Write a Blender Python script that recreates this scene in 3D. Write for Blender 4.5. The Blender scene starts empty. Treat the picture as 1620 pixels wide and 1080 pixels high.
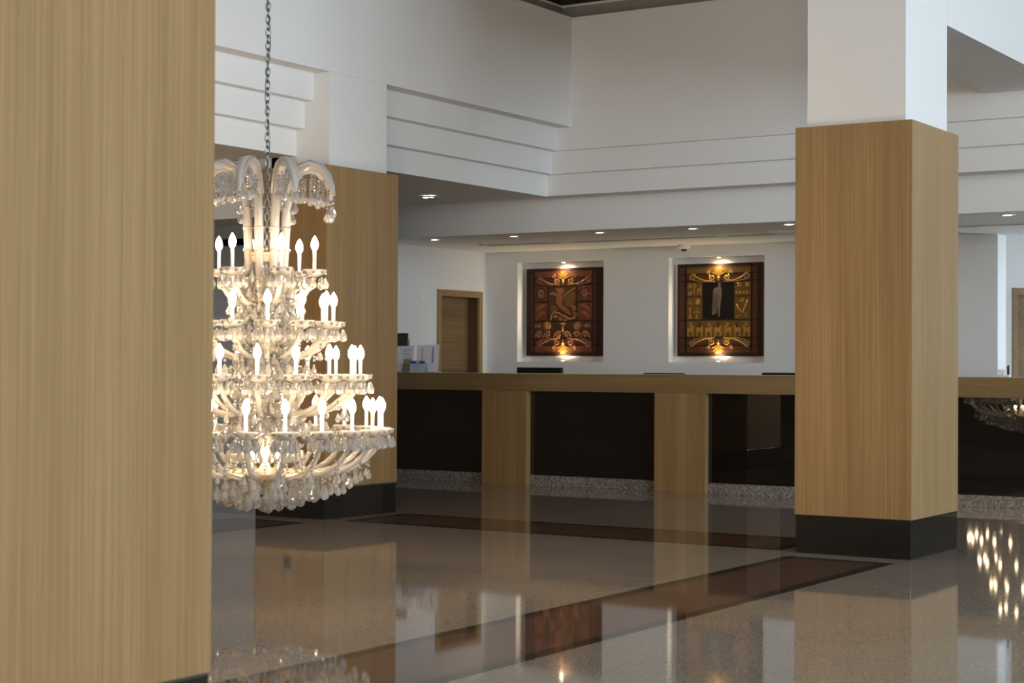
import bpy, bmesh, math, random
from mathutils import Vector, Matrix
random.seed(7)
C = bpy.context.scene.collection
PI = math.pi

# ------------------------------------------------------------------ materials
def lin(c):
    return tuple((x/255/12.92 if x/255 <= .04045 else ((x/255+.055)/1.055)**2.4) for x in c)

def mat(name, col, rough=.5, spec=.5, metal=0., emit=None, es=0., ior=None, srgb=True, coat=0.):
    m = bpy.data.materials.new(name); m.use_nodes = True
    b = m.node_tree.nodes['Principled BSDF']
    c = lin(col) if srgb else col
    b.inputs['Base Color'].default_value = (*c, 1)
    b.inputs['Roughness'].default_value = rough
    b.inputs['Specular IOR Level'].default_value = spec
    b.inputs['Metallic'].default_value = metal
    b.inputs['Coat Weight'].default_value = coat
    if ior: b.inputs['IOR'].default_value = ior
    if emit:
        b.inputs['Emission Color'].default_value = (*emit, 1)
        b.inputs['Emission Strength'].default_value = es
    return m

def nodes(m):
    nt = m.node_tree
    return nt, nt.nodes, nt.links, nt.nodes['Principled BSDF']

def ramp(nt, fac, stops):
    r = nt.nodes.new('ShaderNodeValToRGB')
    el = r.color_ramp.elements
    while len(el) < len(stops): el.new(.5)
    for e, (p, c) in zip(el, stops):
        e.position = p; e.color = (*c, 1)
    nt.links.new(fac, r.inputs['Fac'])
    return r.outputs['Color']

def noise(nt, scale, detail=4., rough=.55, vec=None, s=1.):
    n = nt.nodes.new('ShaderNodeTexNoise')
    n.inputs['Scale'].default_value = s
    n.inputs['Detail'].default_value = detail
    n.inputs['Roughness'].default_value = rough
    tc = nt.nodes.new('ShaderNodeNewGeometry')
    mp = nt.nodes.new('ShaderNodeMapping'); mp.inputs['Scale'].default_value = scale
    nt.links.new(tc.outputs['Position'], mp.inputs['Vector'])
    nt.links.new(mp.outputs['Vector'], n.inputs['Vector'])
    return n.outputs['Fac']

def wood(name, grain, base, dark, light, rough=.42):
    """straight fine-lined veneer; `grain` = axis the lines run along"""
    m = mat(name, base, .5, .25); nt, N, L, b = nodes(m)
    b.inputs['Sheen Weight'].default_value = .3; b.inputs['Sheen Roughness'].default_value = .45; b.inputs['Sheen Tint'].default_value = (1., .97, .92, 1)
    fine = [95., 95., 95.]; fine[grain] = .9
    broad = [9., 9., 9.]; broad[grain] = .25
    f1 = noise(nt, fine, 3., .6); f2 = noise(nt, broad, 2., .5)
    mx = N.new('ShaderNodeMix'); mx.data_type = 'FLOAT'; mx.inputs[0].default_value = .38
    L.new(f1, mx.inputs[2]); L.new(f2, mx.inputs[3])
    col = ramp(nt, mx.outputs[0], [(.30, lin(dark)), (.5, lin(base)), (.70, lin(light))])
    L.new(col, b.inputs['Base Color'])
    bp = N.new('ShaderNodeBump'); bp.inputs['Strength'].default_value = .05; bp.inputs['Distance'].default_value = .002
    L.new(f1, bp.inputs['Height']); L.new(bp.outputs['Normal'], b.inputs['Normal'])
    return m

def stone(name, cols, scale=140., rough=.06, spec=.5, cloud=None, ior=1.5):
    m = mat(name, cols[1], rough, spec, ior=ior); nt, N, L, b = nodes(m)
    v = N.new('ShaderNodeTexVoronoi'); v.inputs['Scale'].default_value = scale
    g = N.new('ShaderNodeNewGeometry'); L.new(g.outputs['Position'], v.inputs['Vector'])
    sp = N.new('ShaderNodeSeparateColor'); L.new(v.outputs['Color'], sp.inputs[0])
    nz = noise(nt, (1.2, 1.2, 1.2), 5., .6)
    mx = N.new('ShaderNodeMix'); mx.data_type = 'FLOAT'; mx.inputs[0].default_value = .35
    L.new(sp.outputs[0], mx.inputs[2]); L.new(nz, mx.inputs[3])
    col = ramp(nt, mx.outputs[0], [(.12, lin(cols[0])), (.5, lin(cols[1])), (.85, lin(cols[2]))])
    L.new(col, b.inputs['Base Color'])
    return m

WHITE = mat('white_paint', (230, 229, 227), .6, .3)
CEIL = mat('ceiling_paint', (236, 234, 231), .7, .2)
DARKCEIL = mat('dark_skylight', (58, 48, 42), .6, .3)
KERBGREY = mat('grey_kerb_paint', (150, 146, 136), .7, .2)
WOODV = wood('oak_veneer_upright', 2, (149, 118, 75), (131, 101, 60), (167, 136, 92))
WOODX = wood('oak_veneer_lengthwise', 0, (136, 108, 69), (118, 93, 57), (154, 125, 83))
DOORW = wood('door_veneer_crosswise', 1, (122, 97, 64), (98, 76, 49), (144, 117, 80))
GRANITE = stone('polished_floor_granite', ((120, 111, 102), (146, 136, 125), (172, 162, 151)), 190., .04)
REDSTONE = stone('red_brown_granite', ((86, 63, 53), (101, 76, 65), (120, 96, 84)), 190., .04)
BLACKSTONE = stone('black_granite_inlay', ((46, 44, 40), (58, 55, 50), (72, 69, 63)), 190., .04)
PLINTH = stone('speckled_plinth_granite', ((74, 66, 62), (120, 110, 104), (172, 162, 154)), 110., .25)
BASEBLK = mat('polished_black_stone', (36, 34, 30), .05, .5, ior=1.5)
BLKGLASS = mat('black_mirror_glass', (27, 22, 18), .006, .5, ior=1.75)
BLACKP = mat('black_plastic', (22, 20, 18), .45, .4)
DKFRAME = mat('dark_brown_board', (62, 48, 42), .5, .3)
STEEL = mat('chain_steel', (150, 152, 150), .28, .5, metal=1.)
CHROME = mat('chrome_ring', (205, 205, 205), .2, .5, metal=1.)
WPLAST = mat('white_plastic', (228, 228, 226), .4, .4)
PAPER = mat('white_paper', (242, 240, 246), .6, .3)
PAPERB = mat('pale_blue_paper', (206, 214, 228), .6, .3)
BLUE = mat('blue_print', (62, 112, 178), .5, .3)
REDINK = mat('faded_red_print', (206, 140, 148), .6, .2)
DKINK = mat('dark_print', (110, 104, 124), .6, .2)
GREYINK = mat('grey_print', (176, 172, 190), .6, .2)
BROCH = mat('brown_brochure', (168, 146, 120), .6, .3)
ACRYL = mat('clear_acrylic', (200, 190, 178), .1, .5)
def emitter(name, col, s):
    return mat(name, (255, 240, 215), .4, .3, emit=col, es=s)
BULBM = emitter('lit_candle_bulb', (1., .69, .38), 115.)
LAMPW = emitter('warm_downlight_lens', (1., .80, .52), 12.)
NICHEM = emitter('niche_lamp_lens', (1., .78, .42), 45.)

def crystal(name, tint, w):
    m = bpy.data.materials.new(name); m.use_nodes = True
    nt = m.node_tree; N = nt.nodes; L = nt.links
    b = N['Principled BSDF']
    b.inputs['Base Color'].default_value = (*tint, 1)
    b.inputs['Roughness'].default_value = .18
    b.inputs['Specular IOR Level'].default_value = .9
    g = N.new('ShaderNodeBsdfGlass'); g.inputs['IOR'].default_value = 1.5; g.inputs['Roughness'].default_value = .02
    t = N.new('ShaderNodeBsdfTranslucent'); t.inputs['Color'].default_value = (*tint, 1)
    a = N.new('ShaderNodeMixShader'); a.inputs[0].default_value = .4
    L.new(b.outputs[0], a.inputs[1]); L.new(t.outputs[0], a.inputs[2])
    mx = N.new('ShaderNodeMixShader'); mx.inputs[0].default_value = w
    L.new(a.outputs[0], mx.inputs[1]); L.new(g.outputs[0], mx.inputs[2])
    L.new(mx.outputs[0], N['Material Output'].inputs['Surface'])
    return m
CRYS = crystal('cut_crystal', (.94, .94, .94), .72)
GLASSARM = crystal('moulded_clear_glass', (.92, .90, .87), .45)
GILT = crystal('cream_gilt_glass', (.88, .76, .58), .2)
SLEEVE = mat('white_candle_sleeve', (236, 238, 244), .35, .4)

# ------------------------------------------------------------------ mesh helpers
def box(bm, x0, x1, y0, y1, z0, z1, bev=0., mi=0):
    r = bmesh.ops.create_cube(bm, size=1.)
    vs = r['verts']
    for v in vs:
        v.co = Vector(((x0+x1)/2 + v.co.x*(x1-x0), (y0+y1)/2 + v.co.y*(y1-y0), (z0+z1)/2 + v.co.z*(z1-z0)))
    fs = {f for v in vs for f in v.link_faces}
    for f in fs: f.material_index = mi
    if bev:
        es = {e for v in vs for e in v.link_edges}
        r2 = bmesh.ops.bevel(bm, geom=list(es), offset=bev, segments=2, profile=.6, affect='EDGES')
        for f in r2['faces']: f.material_index = mi
    return bm

def B(*a, **k):
    return box(bmesh.new(), *a, **k)

def tube(bm, pts, rad, seg=8, cap=True, flat=None, mi=0):
    """swept tube; rad number or list; flat = (axis, factor) squashes the ring along a world axis"""
    P = [Vector(p) for p in pts]; n = len(P)
    R = rad if isinstance(rad, (list, tuple)) else [rad]*n
    up = None; rings = []
    for i in range(n):
        t = (P[min(i+1, n-1)] - P[max(i-1, 0)])
        if t.length < 1e-9: t = Vector((0, 0, 1))
        t.normalize()
        if up is None:
            up = Vector((0, 0, 1)) if abs(t.z) < .9 else Vector((1, 0, 0))
        s = t.cross(up)
        if s.length < 1e-6: s = t.orthogonal()
        s.normalize(); up = s.cross(t).normalized()
        ring = []
        for k in range(seg):
            a = 2*PI*k/seg
            o = s*math.cos(a)*R[i] + up*math.sin(a)*R[i]
            if flat: o[flat[0]] *= flat[1]
            ring.append(bm.verts.new(P[i]+o))
        rings.append(ring)
    for a, b in zip(rings, rings[1:]):
        for k in range(seg):
            f = bm.faces.new((a[k], a[(k+1) % seg], b[(k+1) % seg], b[k])); f.material_index = mi; f.smooth = True
    if cap:
        f = bm.faces.new(rings[0][::-1]); f.material_index = mi
        f = bm.faces.new(rings[-1]); f.material_index = mi
    return bm

def lathe(bm, prof, seg=16, c=(0, 0, 0), smooth=True, mi=0, axis=None):
    rings = []
    c = Vector(c)
    for r, z in prof:
        if r < 1e-6:
            rings.append([bm.verts.new(c + Vector((0, 0, z)))])
        else:
            rings.append([bm.verts.new(c + Vector((r*math.cos(2*PI*k/seg), r*math.sin(2*PI*k/seg), z))) for k in range(seg)])
    for a, b in zip(rings, rings[1:]):
        for k in range(seg):
            k2 = (k+1) % seg
            if len(a) == 1 and len(b) == 1: continue
            if len(a) == 1: vs = (a[0], b[k2], b[k])
            elif len(b) == 1: vs = (a[k], a[k2], b[0])
            else: vs = (a[k], a[k2], b[k2], b[k])
            f = bm.faces.new(vs); f.smooth = smooth; f.material_index = mi
    return bm

def torus(bm, R, r, c=(0, 0, 0), seg=32, ss=8, mat4=None, sx=1., mi=0):
    M = mat4 or Matrix.Identity(4)
    g = []
    for i in range(seg):
        a = 2*PI*i/seg
        g.append([bm.verts.new(M @ Vector(((R + r*math.cos(2*PI*j/ss))*math.cos(a)*sx, (R + r*math.cos(2*PI*j/ss))*math.sin(a), r*math.sin(2*PI*j/ss))) + Vector(c)) for j in range(ss)])
    for i in range(seg):
        for j in range(ss):
            f = bm.faces.new((g[i][j], g[(i+1) % seg][j], g[(i+1) % seg][(j+1) % ss], g[i][(j+1) % ss])); f.smooth = True; f.material_index = mi
    return bm

def wpos(o):
    p = Vector(o.location)
    while o.parent:
        o = o.parent; p += o.location
    return p

def obj(name, bm, m, parent=None, local=False, kind=None, label=None):
    """link bm as one mesh; world-space verts unless local=True"""
    if parent is not None and not local:
        o0 = wpos(parent)
        for v in bm.verts: v.co -= o0
    bmesh.ops.recalc_face_normals(bm, faces=bm.faces)
    me = bpy.data.meshes.new(name); bm.to_mesh(me); bm.free()
    for mm in (m if isinstance(m, (list, tuple)) else [m]): me.materials.append(mm)
    o = bpy.data.objects.new(name, me); C.objects.link(o)
    if parent is not None: o.parent = parent
    if kind: o['kind'] = kind
    if label: o['label'] = label
    return o

def thing(name, label, cat, loc, group=None, kind=None):
    o = bpy.data.objects.new(name, None); C.objects.link(o)
    o.empty_display_size = .1
    o.location = loc; o['label'] = label; o['category'] = cat
    if group: o['group'] = group
    if kind: o['kind'] = kind
    return o

def struct(name, bm, m, label=None, cat=None):
    o = obj(name, bm, m); o['kind'] = 'structure'
    if label: o['label'] = label
    if cat: o['category'] = cat
    return o

def dup(root, loc, label, group=None):
    r = root.copy(); C.objects.link(r); r.location = loc; r['label'] = label
    if group: r['group'] = group
    for ch in list(root.children):
        c = ch.copy(); C.objects.link(c); c.parent = r
        for g in list(ch.children):
            d = g.copy(); C.objects.link(d); d.parent = c
    return r

BROWNWALL = mat('rear_wall_paint', (112, 94, 76), .7, .2)
# ------------------------------------------------------------------ key planes (metres, camera above origin)
XL, XLW = -8.749, -8.82          # left beam line: wood face, plaster face
YB = 14.75                       # back wall of the high lobby
XWIN, YREAR, XFAR = 9.0, -7.0, -17.0
ZTOP = 5.4

# ------------------------------------------------------------------ floor with inlaid bands
def build_floor():
    rects = []
    for x0, x1 in ((-13.45, -9.68), (-8.60, -4.83)):
        rects.append((x0, x1, 10.85, 11.70)); rects.append((x0, x1, 3.28, 4.12))
    for x0, x1 in ((-9.46, -8.72), (-4.645, -3.90), (.22, .95), (5.1, 5.85)):
        rects.append((x0, x1, 4.40, 10.555)); rects.append((x0, x1, -3.2, 3.0))
    bd = .085
    xs, ys = {XFAR-.2, XWIN+.2}, {YREAR-.2, 20.5}
    for a, b, c, d in rects:
        xs |= {a, a+bd, b-bd, b}; ys |= {c, c+bd, d-bd, d}
    xs, ys = sorted(xs), sorted(ys)
    bm = bmesh.new()
    V = [[bm.verts.new((x, y, 0)) for y in ys] for x in xs]
    for i in range(len(xs)-1):
        for j in range(len(ys)-1):
            cx, cy = (xs[i]+xs[i+1])/2, (ys[j]+ys[j+1])/2
            mi = 0
            for a, b, c, d in rects:
                if a < cx < b and c < cy < d:
                    mi = 1 if (a+bd < cx < b-bd and c+bd < cy < d-bd) else 2
            f = bm.faces.new((V[i][j], V[i+1][j], V[i+1][j+1], V[i][j+1])); f.material_index = mi
    r = bmesh.ops.extrude_face_region(bm, geom=list(bm.faces))
    for v in [e for e in r['geom'] if isinstance(e, bmesh.types.BMVert)]: v.co.z = -.2
    return bm
struct('floor', build_floor(), [GRANITE, REDSTONE, BLACKSTONE])

# ------------------------------------------------------------------ shell
# beam line on the left of the high lobby (pillars stand under it) with stepped fascias
bm = bmesh.new()
box(bm, -9.43, XLW, YREAR, 15.6, 3.622, 4.70)
struct('wall_left', bm, WHITE)
tiers = [(-8.982, 3.395, 3.622, YB), (-9.075, 3.170, 3.395, 14.80), (-9.165, 2.952, 3.170, 14.86)]
for n, (x, z0, z1, ye) in enumerate(tiers):
    bm = bmesh.new()
    box(bm, -9.55, x, YREAR, 10.928, z0, z1)
    box(bm, -9.55, x, 11.702, ye-.001, z0, z1)
    struct('trim_%d' % (n+1), bm, WHITE)
# back wall of the high lobby, stepped the same way
bm = bmesh.new()
box(bm, -9.2, XWIN, YB, 15.6, 3.395, 4.70)
struct('wall_back', bm, WHITE)
bm = bmesh.new(); box(bm, -9.2, XWIN, 14.80, 15.6, 3.170, 3.395); struct('trim_4', bm, WHITE)
bm = bmesh.new(); box(bm, -9.3, XWIN, 14.86, 15.6, 2.957, 3.170); struct('trim_5', bm, WHITE)
bm = bmesh.new(); box(bm, XFAR, XWIN, 15.12, 15.3, 2.62, 3.10); struct('trim_6', bm, WHITE)
# thin cornice lip on top of both upper walls, then the set-back clerestory kerb
bm = bmesh.new()
box(bm, XLW-.01, XLW+.012, YREAR, YB+.01, 4.682, 4.712)
box(bm, XLW, XWIN, YB-.012, YB+.01, 4.682, 4.712)
struct('trim_7', bm, WHITE)
bm = bmesh.new()
box(bm, -9.4, -9.0, YREAR, 14.86, 4.70, 4.845)
box(bm, -9.4, XWIN, 14.86, 15.3, 4.70, 4.845)
struct('trim_8', bm, KERBGREY)
bm = bmesh.new()
box(bm, -9.02, -8.985, YREAR, 14.845, 4.845, 4.868)
box(bm, -9.02, XWIN, 14.84, 14.875, 4.845, 4.868)
struct('trim_9', bm, WHITE)
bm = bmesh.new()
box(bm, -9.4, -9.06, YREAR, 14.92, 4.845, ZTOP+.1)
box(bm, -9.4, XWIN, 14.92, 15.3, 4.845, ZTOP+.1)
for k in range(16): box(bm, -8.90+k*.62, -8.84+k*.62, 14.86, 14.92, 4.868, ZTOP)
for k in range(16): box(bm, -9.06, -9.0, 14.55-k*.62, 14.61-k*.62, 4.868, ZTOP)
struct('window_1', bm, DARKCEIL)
# beam from the front right pillar to the back wall
bm = bmesh.new()
box(bm, -4.63, -3.943, 11.662, YB-.001, 3.618, ZTOP-.002)
struct('trim_10', bm, WHITE)
# ceilings
struct('ceiling', B(-9.4, XWIN+.3, YREAR-.3, 15.6, ZTOP, ZTOP+.2), mat('high_ceiling_paint', (205, 198, 188), .7, .2))
bm = bmesh.new()
box(bm, XFAR, -9.50, YREAR-.3, 15.12, 2.962, 3.05)
struct('ceiling_left', bm, CEIL)
struct('trim_12', B(-9.50, -9.20, YREAR-.3, 10.928, 2.962, 3.05), CEIL)
struct('trim_13', B(-9.50, -9.20, 11.705, 15.12, 2.962, 3.05), CEIL)
struct('ceiling_low', B(XFAR, XWIN, 15.3, 20.5, 2.62, 2.9), CEIL)
# downstand beam running left from the far left pillar
struct('trim_11', B(XFAR, -9.3, 10.93, 11.5, 2.47, 2.955), WHITE)
# room behind the counter
NX = ((-11.287, -10.087), (-9.227, -8.030))
NZ0, NZ1, YW = 1.287, 2.489, 17.62
bm = bmesh.new()
xe = -5.42
cuts = [-11.9, NX[0][0], NX[0][1], NX[1][0], NX[1][1], xe]
for a, b in zip(cuts, cuts[1:]):
    if (a, b) in NX:
        box(bm, a, b, YW, YW+.3, 0, NZ0); box(bm, a, b, YW, YW+.3, NZ1, 2.62)
        box(bm, a, b, YW+.17, YW+.3, NZ0, NZ1)
    else: box(bm, a, b, YW, YW+.3, 0, 2.62)
struct('wall_niche', bm, WHITE)
struct('wall_corner', B(xe-.3, xe, YW+.3, 18.02, 0, 2.62), WHITE)
# left side wall of that room, with the doorway cut out
DY0, DY1, DZ = 16.60, 17.46, 2.10
bm = bmesh.new()
box(bm, -12.0, -11.73, 15.3, DY0, 0, 2.62); box(bm, -12.0, -11.73, DY1, YW, 0, 2.62)
box(bm, -12.0, -11.73, DY0, DY1, DZ, 2.62)
struct('wall_side', bm, WHITE)
struct('wall_far_left', B(XFAR, -11.73, 15.12, 15.3, 0, 2.7), WHITE)
struct('wall_far', B(XFAR-.3, XFAR, YREAR-.3, 15.6, 0, 3.05), BROWNWALL)
bm = bmesh.new(); RW0, RW1 = 2.6, 4.8
rear = [(-5.6, -3.2), (-1.2, 1.2)]  # unseen openings added high in the rear wall to light camera-facing sides
xa = XFAR-.3
for a, b in rear:
    box(bm, xa, a, YREAR-.3, YREAR, 0, ZTOP); box(bm, a, b, YREAR-.3, YREAR, 0, RW0); box(bm, a, b, YREAR-.3, YREAR, RW1, ZTOP); xa = b
box(bm, xa, XWIN+.3, YREAR-.3, YREAR, 0, ZTOP)
struct('wall_rear', bm, BROWNWALL)
# angled wall with the right hand door
A0 = Vector((-5.40, 17.95, 0)); AD = Vector((.439, .898, 0)); AN = Vector((.898, -.439, 0))
def abox(bm, s0, s1, n0, n1, z0, z1, bev=0., mi=0):
    t = bmesh.new(); box(t, s0, s1, n0, n1, z0, z1, bev, mi)
    Mx = Matrix(((AD.x, AN.x, 0, A0.x), (AD.y, AN.y, 0, A0.y), (0, 0, 1, 0), (0, 0, 0, 1)))
    t.transform(Mx); me = bpy.data.meshes.new('t'); t.to_mesh(me); t.free(); bm.from_mesh(me); bpy.data.meshes.remove(me)
bm = bmesh.new()
abox(bm, -.08, .075, -.25, 0, 0, 2.62); abox(bm, .075, 1.0, -.25, 0, 2.05, 2.62); abox(bm, 1.0, 2.6, -.25, 0, 0, 2.62)
struct('wall_angled', bm, WHITE)
# window side of the lobby: tall glazed openings in the right hand wall
bm = bmesh.new()
wins = [(3.0, 5.9), (6.3, 9.2), (9.6, 11.8)]
ya = YREAR
WZ0, WZ1 = .6, 5.3
for a, b in wins:
    box(bm, XWIN, XWIN+.3, ya, a, 0, ZTOP); box(bm, XWIN, XWIN+.3, a, b, 0, WZ0); box(bm, XWIN, XWIN+.3, a, b, WZ1, ZTOP); ya = b
box(bm, XWIN, XWIN+.3, ya, 15.3, 0, ZTOP)
box(bm, XWIN, XWIN+.3, 15.3, 20.5, 0, 3)
struct('wall_right', bm, WHITE)
struct('wall_end', B(-3.5, XWIN, 20.2, 20.5, 0, 2.62), WHITE)
for k, (a, b) in enumerate(wins):
    z0, z1 = (WZ0, WZ1) if k < len(wins) else (1., 2.4)
    bm = bmesh.new()
    box(bm, XWIN+.1, XWIN+.16, a, b, z0, z0+.06); box(bm, XWIN+.1, XWIN+.16, a, b, z1-.06, z1)
    for y in (a, (a+b)/2-.03, b-.06): box(bm, XWIN+.1, XWIN+.16, y, y+.06, z0+.06, z1-.06)
    struct('window_%d' % (k+2), bm, BLACKP)

# ------------------------------------------------------------------ pillars
def pillar(name, label, x0, x1, y0, y1, wx0, wx1, wy0, wy1, ztop):
    t = thing(name, label, 'pillar', ((x0+x1)/2, (y0+y1)/2, 0), 'wood clad pillars of the lobby', 'thing')
    obj('stone_base', B(x0+.006, x1-.004, y0+.006, y1-.006, .0, .256, bev=.008), BASEBLK, t, label='polished black stone base')
    obj('wood_cladding', B(x0, x1, y0, y1, .256, 2.853, bev=.004), WOODV, t)
    obj('plaster_shaft', B(wx0, wx1, wy0, wy1, 2.853, ztop), WHITE, t, label='white painted upper shaft')
    return t
pr = pillar('wood_clad_pillar', 'free-standing oak pillar with black base, standing in front of the counter beyond the two paintings',
            -4.687, -3.873, 10.775, 11.700, -4.63, -3.943, 10.845, 11.66, ZTOP-.002)
pl = pillar('wood_clad_pillar', 'oak pillar with black base directly behind the lit chandelier',
            -9.492, XL, 10.812, 11.775, -9.43, XLW, 10.93, 11.70, 3.621)
pf = pillar('wood_clad_pillar', 'huge blurred oak pillar that cuts off one side of the lit chandelier',
            -4.64, -3.828, 3.22, 4.158, -4.58, -3.9, 3.3, 4.09, ZTOP-.002)

def plate(name, label, cat, bm, m, group=None):
    o = obj(name, bm, m); o['label'] = label; o['category'] = cat
    if group: o['group'] = group
    return o
def socket(name, label, x, y, z, axis, group):
    t = thing(name, label, 'socket', (x, y, z), group)
    if axis == 'y':
        obj('cover_plate', B(x-.045, x+.045, y-.010, y, z-.06, z+.06, bev=.003), mat('grey_plate', (96, 92, 86), .4), t)
        obj('socket_insert', B(x-.025, x+.025, y-.014, y-.010, z-.04, z+.04, bev=.002), BLACKP, t)
    else:
        obj('cover_plate', B(x, x+.010, y-.045, y+.045, z-.06, z+.06, bev=.003), mat('grey_plate', (96, 92, 86), .4), t)
        obj('socket_insert', B(x+.010, x+.014, y-.025, y+.025, z-.04, z+.04, bev=.002), BLACKP, t)
socket('wall_socket', 'dark socket plate on the front of the pillar behind the chandelier', -9.129, 10.812, .36, 'y', None)

# ------------------------------------------------------------------ reception counter
YC, YG = 15.17, 15.25
desk = thing('reception_counter', 'long oak reception counter with black glass panels and granite plinth', 'reception counter', (-8, YC, 0))
CX0, CX1 = -11.72, 2.0
obj('countertop', B(CX0, CX1, YC, 15.62, .978, 1.160, bev=.004), WOODX, desk)
obj('back_panel', B(CX0, CX1, 15.56, 15.62, 0, .978), WOODX, desk)
px0 = -10.159; pit = 2.059; pw = .559
posts = [(px0+k*pit, px0+k*pit+pw) for k in range(-1, 6)]
edges = CX0
for a, b in posts:
    if b <= CX0: continue
    a = max(a, CX0)
    obj('upright_panel', B(a, b, YC+.002, 15.56, 0, .978, bev=.003), WOODV, desk)
gaps = []
e = CX0
for a, b in posts:
    if b <= CX0: continue
    if a > e: gaps.append((e, a))
    e = b
gaps.append((e, CX1))
for a, b in gaps:
    obj('glass_panel', B(a, b, YG, YG+.02, .104, .978), BLKGLASS, desk, label='black mirror glass panel')
    obj('plinth', B(a, b, YG-.012, YG+.05, 0, .104, bev=.003), PLINTH, desk, label='speckled granite plinth')
wt = thing('back_desk', 'lower oak work desk hidden behind the reception counter, under the monitors', 'desk', (-8, 16.0, 0))
obj('desktop', B(CX0, CX1, 15.63, 16.35, .72, .76), WOODX, wt)
for x in (CX0+.05, -9.2, -6.9, -4.2, CX1-.1): obj('desk_leg', B(x, x+.05, 15.68, 16.30, 0, .72), WOODX, wt)
def disc_y(bm, x, y, z, rx, rz, t, mi=0, seg=24):
    a = [bm.verts.new((x+rx*math.cos(2*PI*k/seg), y, z+rz*math.sin(2*PI*k/seg))) for k in range(seg)]
    b = [bm.verts.new((v.co.x, y-t, v.co.z)) for v in a]
    f = bm.faces.new(b); f.material_index = mi
    f = bm.faces.new(a[::-1]); f.material_index = mi
    for k in range(seg):
        f = bm.faces.new((a[k], a[(k+1) % seg], b[(k+1) % seg], b[k])); f.material_index = mi
    return bm

# ------------------------------------------------------------------ things on / behind the counter
def monitor(label, x0, x1, ztop, y=15.98, tilt=.0):
    xc = (x0+x1)/2
    t = thing('computer_monitor', label, 'monitor', (xc, y, .76), 'monitors behind the counter')
    zb = ztop-.33
    bm = bmesh.new()
    box(bm, x0, x1, y-.025, y+.02, zb, ztop, bev=.006)
    box(bm, xc-.16, xc+.16, y-.05, y-.025, zb+.06, ztop-.07, bev=.008)
    obj('casing', bm, BLACKP, t)
    obj('screen', B(x0+.012, x1-.012, y+.02, y+.022, zb+.014, ztop-.012), mat('screen_glass', (12, 14, 18), .15), t)
    bm = bmesh.new(); box(bm, xc-.03, xc+.03, y-.06, y-.03, .772, zb+.14, bev=.004); obj('stand_neck', bm, BLACKP, t)
    obj('stand_foot', B(xc-.12, xc+.12, y-.13, y+.09, .76, .772, bev=.004), BLACKP, t)
monitor('black monitor standing highest above the counter, below the rust-red painting', -10.226, -9.657, 1.222)
monitor('black monitor between the two paintings with just its top edge above the counter', -8.649, -8.181, 1.171)
monitor('black monitor half hidden behind the free-standing oak pillar', -7.298, -6.78, 1.183)

ZT = 1.160
# big white sheet in a clear stand
def sheet_sign(label, x0, x1, z1, y, lean, marks, tilt=0., name='sign_holder'):
    """printed sheet leaning back in an acrylic stand on the counter"""
    xc = (x0+x1)/2
    t = thing(name, label, 'sign', (xc, y, ZT))
    h = z1-ZT
    M = Matrix.Translation(Vector((xc, y, ZT))) @ Matrix.Rotation(tilt, 4, 'Y') @ Matrix.Rotation(-lean, 4, 'X')
    def fb(bl, m, nm):
        bm = bmesh.new()
        for (a, b, c, d, e, f) in bl: box(bm, a, b, c, d, e, f)
        bm.transform(M); obj(nm, bm, m, t)
    w = (x1-x0)/2
    bm = bmesh.new(); box(bm, -w, w, -.002, .0, .014, h); ml = [PAPER]
    for nm, m, bl in marks:
        if m not in ml: ml.append(m)
        for q in bl: box(bm, *q, 0., ml.index(m))
    bm.transform(M); obj('printed_sheet', bm, ml, t)
    bm = bmesh.new(); box(bm, -w-.004, w+.004, .001, .004, .012, h+.002); bm.transform(M); obj('backing', bm, ACRYL, t)
    bm = bmesh.new(); box(bm, xc-w+.006, xc+w-.006, y-.03, y+.08, ZT, ZT+.010, bev=.003); obj('stand_base', bm, ACRYL, t)
    return t
sheet_sign('white sheet with two dotted columns, leaning on the counter before the oak doorway', -11.255, -10.965, 1.465, 15.50, .12,
    [('red_dot_column', REDINK, [(-.082, -.062, -.004, -.002, .262-.0195*k, .273-.0195*k) for k in range(9)]),
     ('dark_dot_column', DKINK, [(.058, .082, -.004, -.002, .262-.0195*k, .274-.0195*k) for k in range(9)]),
     ('faint_frame', REDINK, [(-.03, .04, -.003, -.002, .277, .279), (-.05, .05, -.003, -.002, .100, .102)])], tilt=-.035)
sheet_sign('white printed notice at the counter end, partly hidden by the pillar behind the chandelier', -11.53, -11.272, 1.452, 15.44, .10,
    [('text_lines', GREYINK, [(-.02, .10, -.004, -.002, .245, .253), (0, .06, -.004, -.002, .230, .236), (-.02, .10, -.004, -.002, .203, .210), (.01, .09, -.004, -.002, .178, .184), (.03, .10, -.004, -.002, .140, .150)])])
# brochures in front of it
t = thing('brochure_rack', 'low rack of brown striped brochures in front of the white notice', 'brochure rack', (-11.35, 15.36, ZT))
obj('rack_tray', B(-11.48, -11.215, 15.33, 15.40, ZT, ZT+.012, bev=.002), ACRYL, t)
TANB = mat('tan_brochure', (196, 178, 152), .6)
for k in range(6): obj('brochure', B(-11.335, -11.222, 15.345+.004*k, 15.348+.004*k, ZT+.012, ZT+.045+.022*k), TANB if k % 2 else BROCH, t)
bm = bmesh.new(); box(bm, -11.46, -11.34, 15.345, 15.36, ZT+.012, ZT+.12); obj('white_brochure', bm, PAPER, t, label='white brochure')
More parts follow.
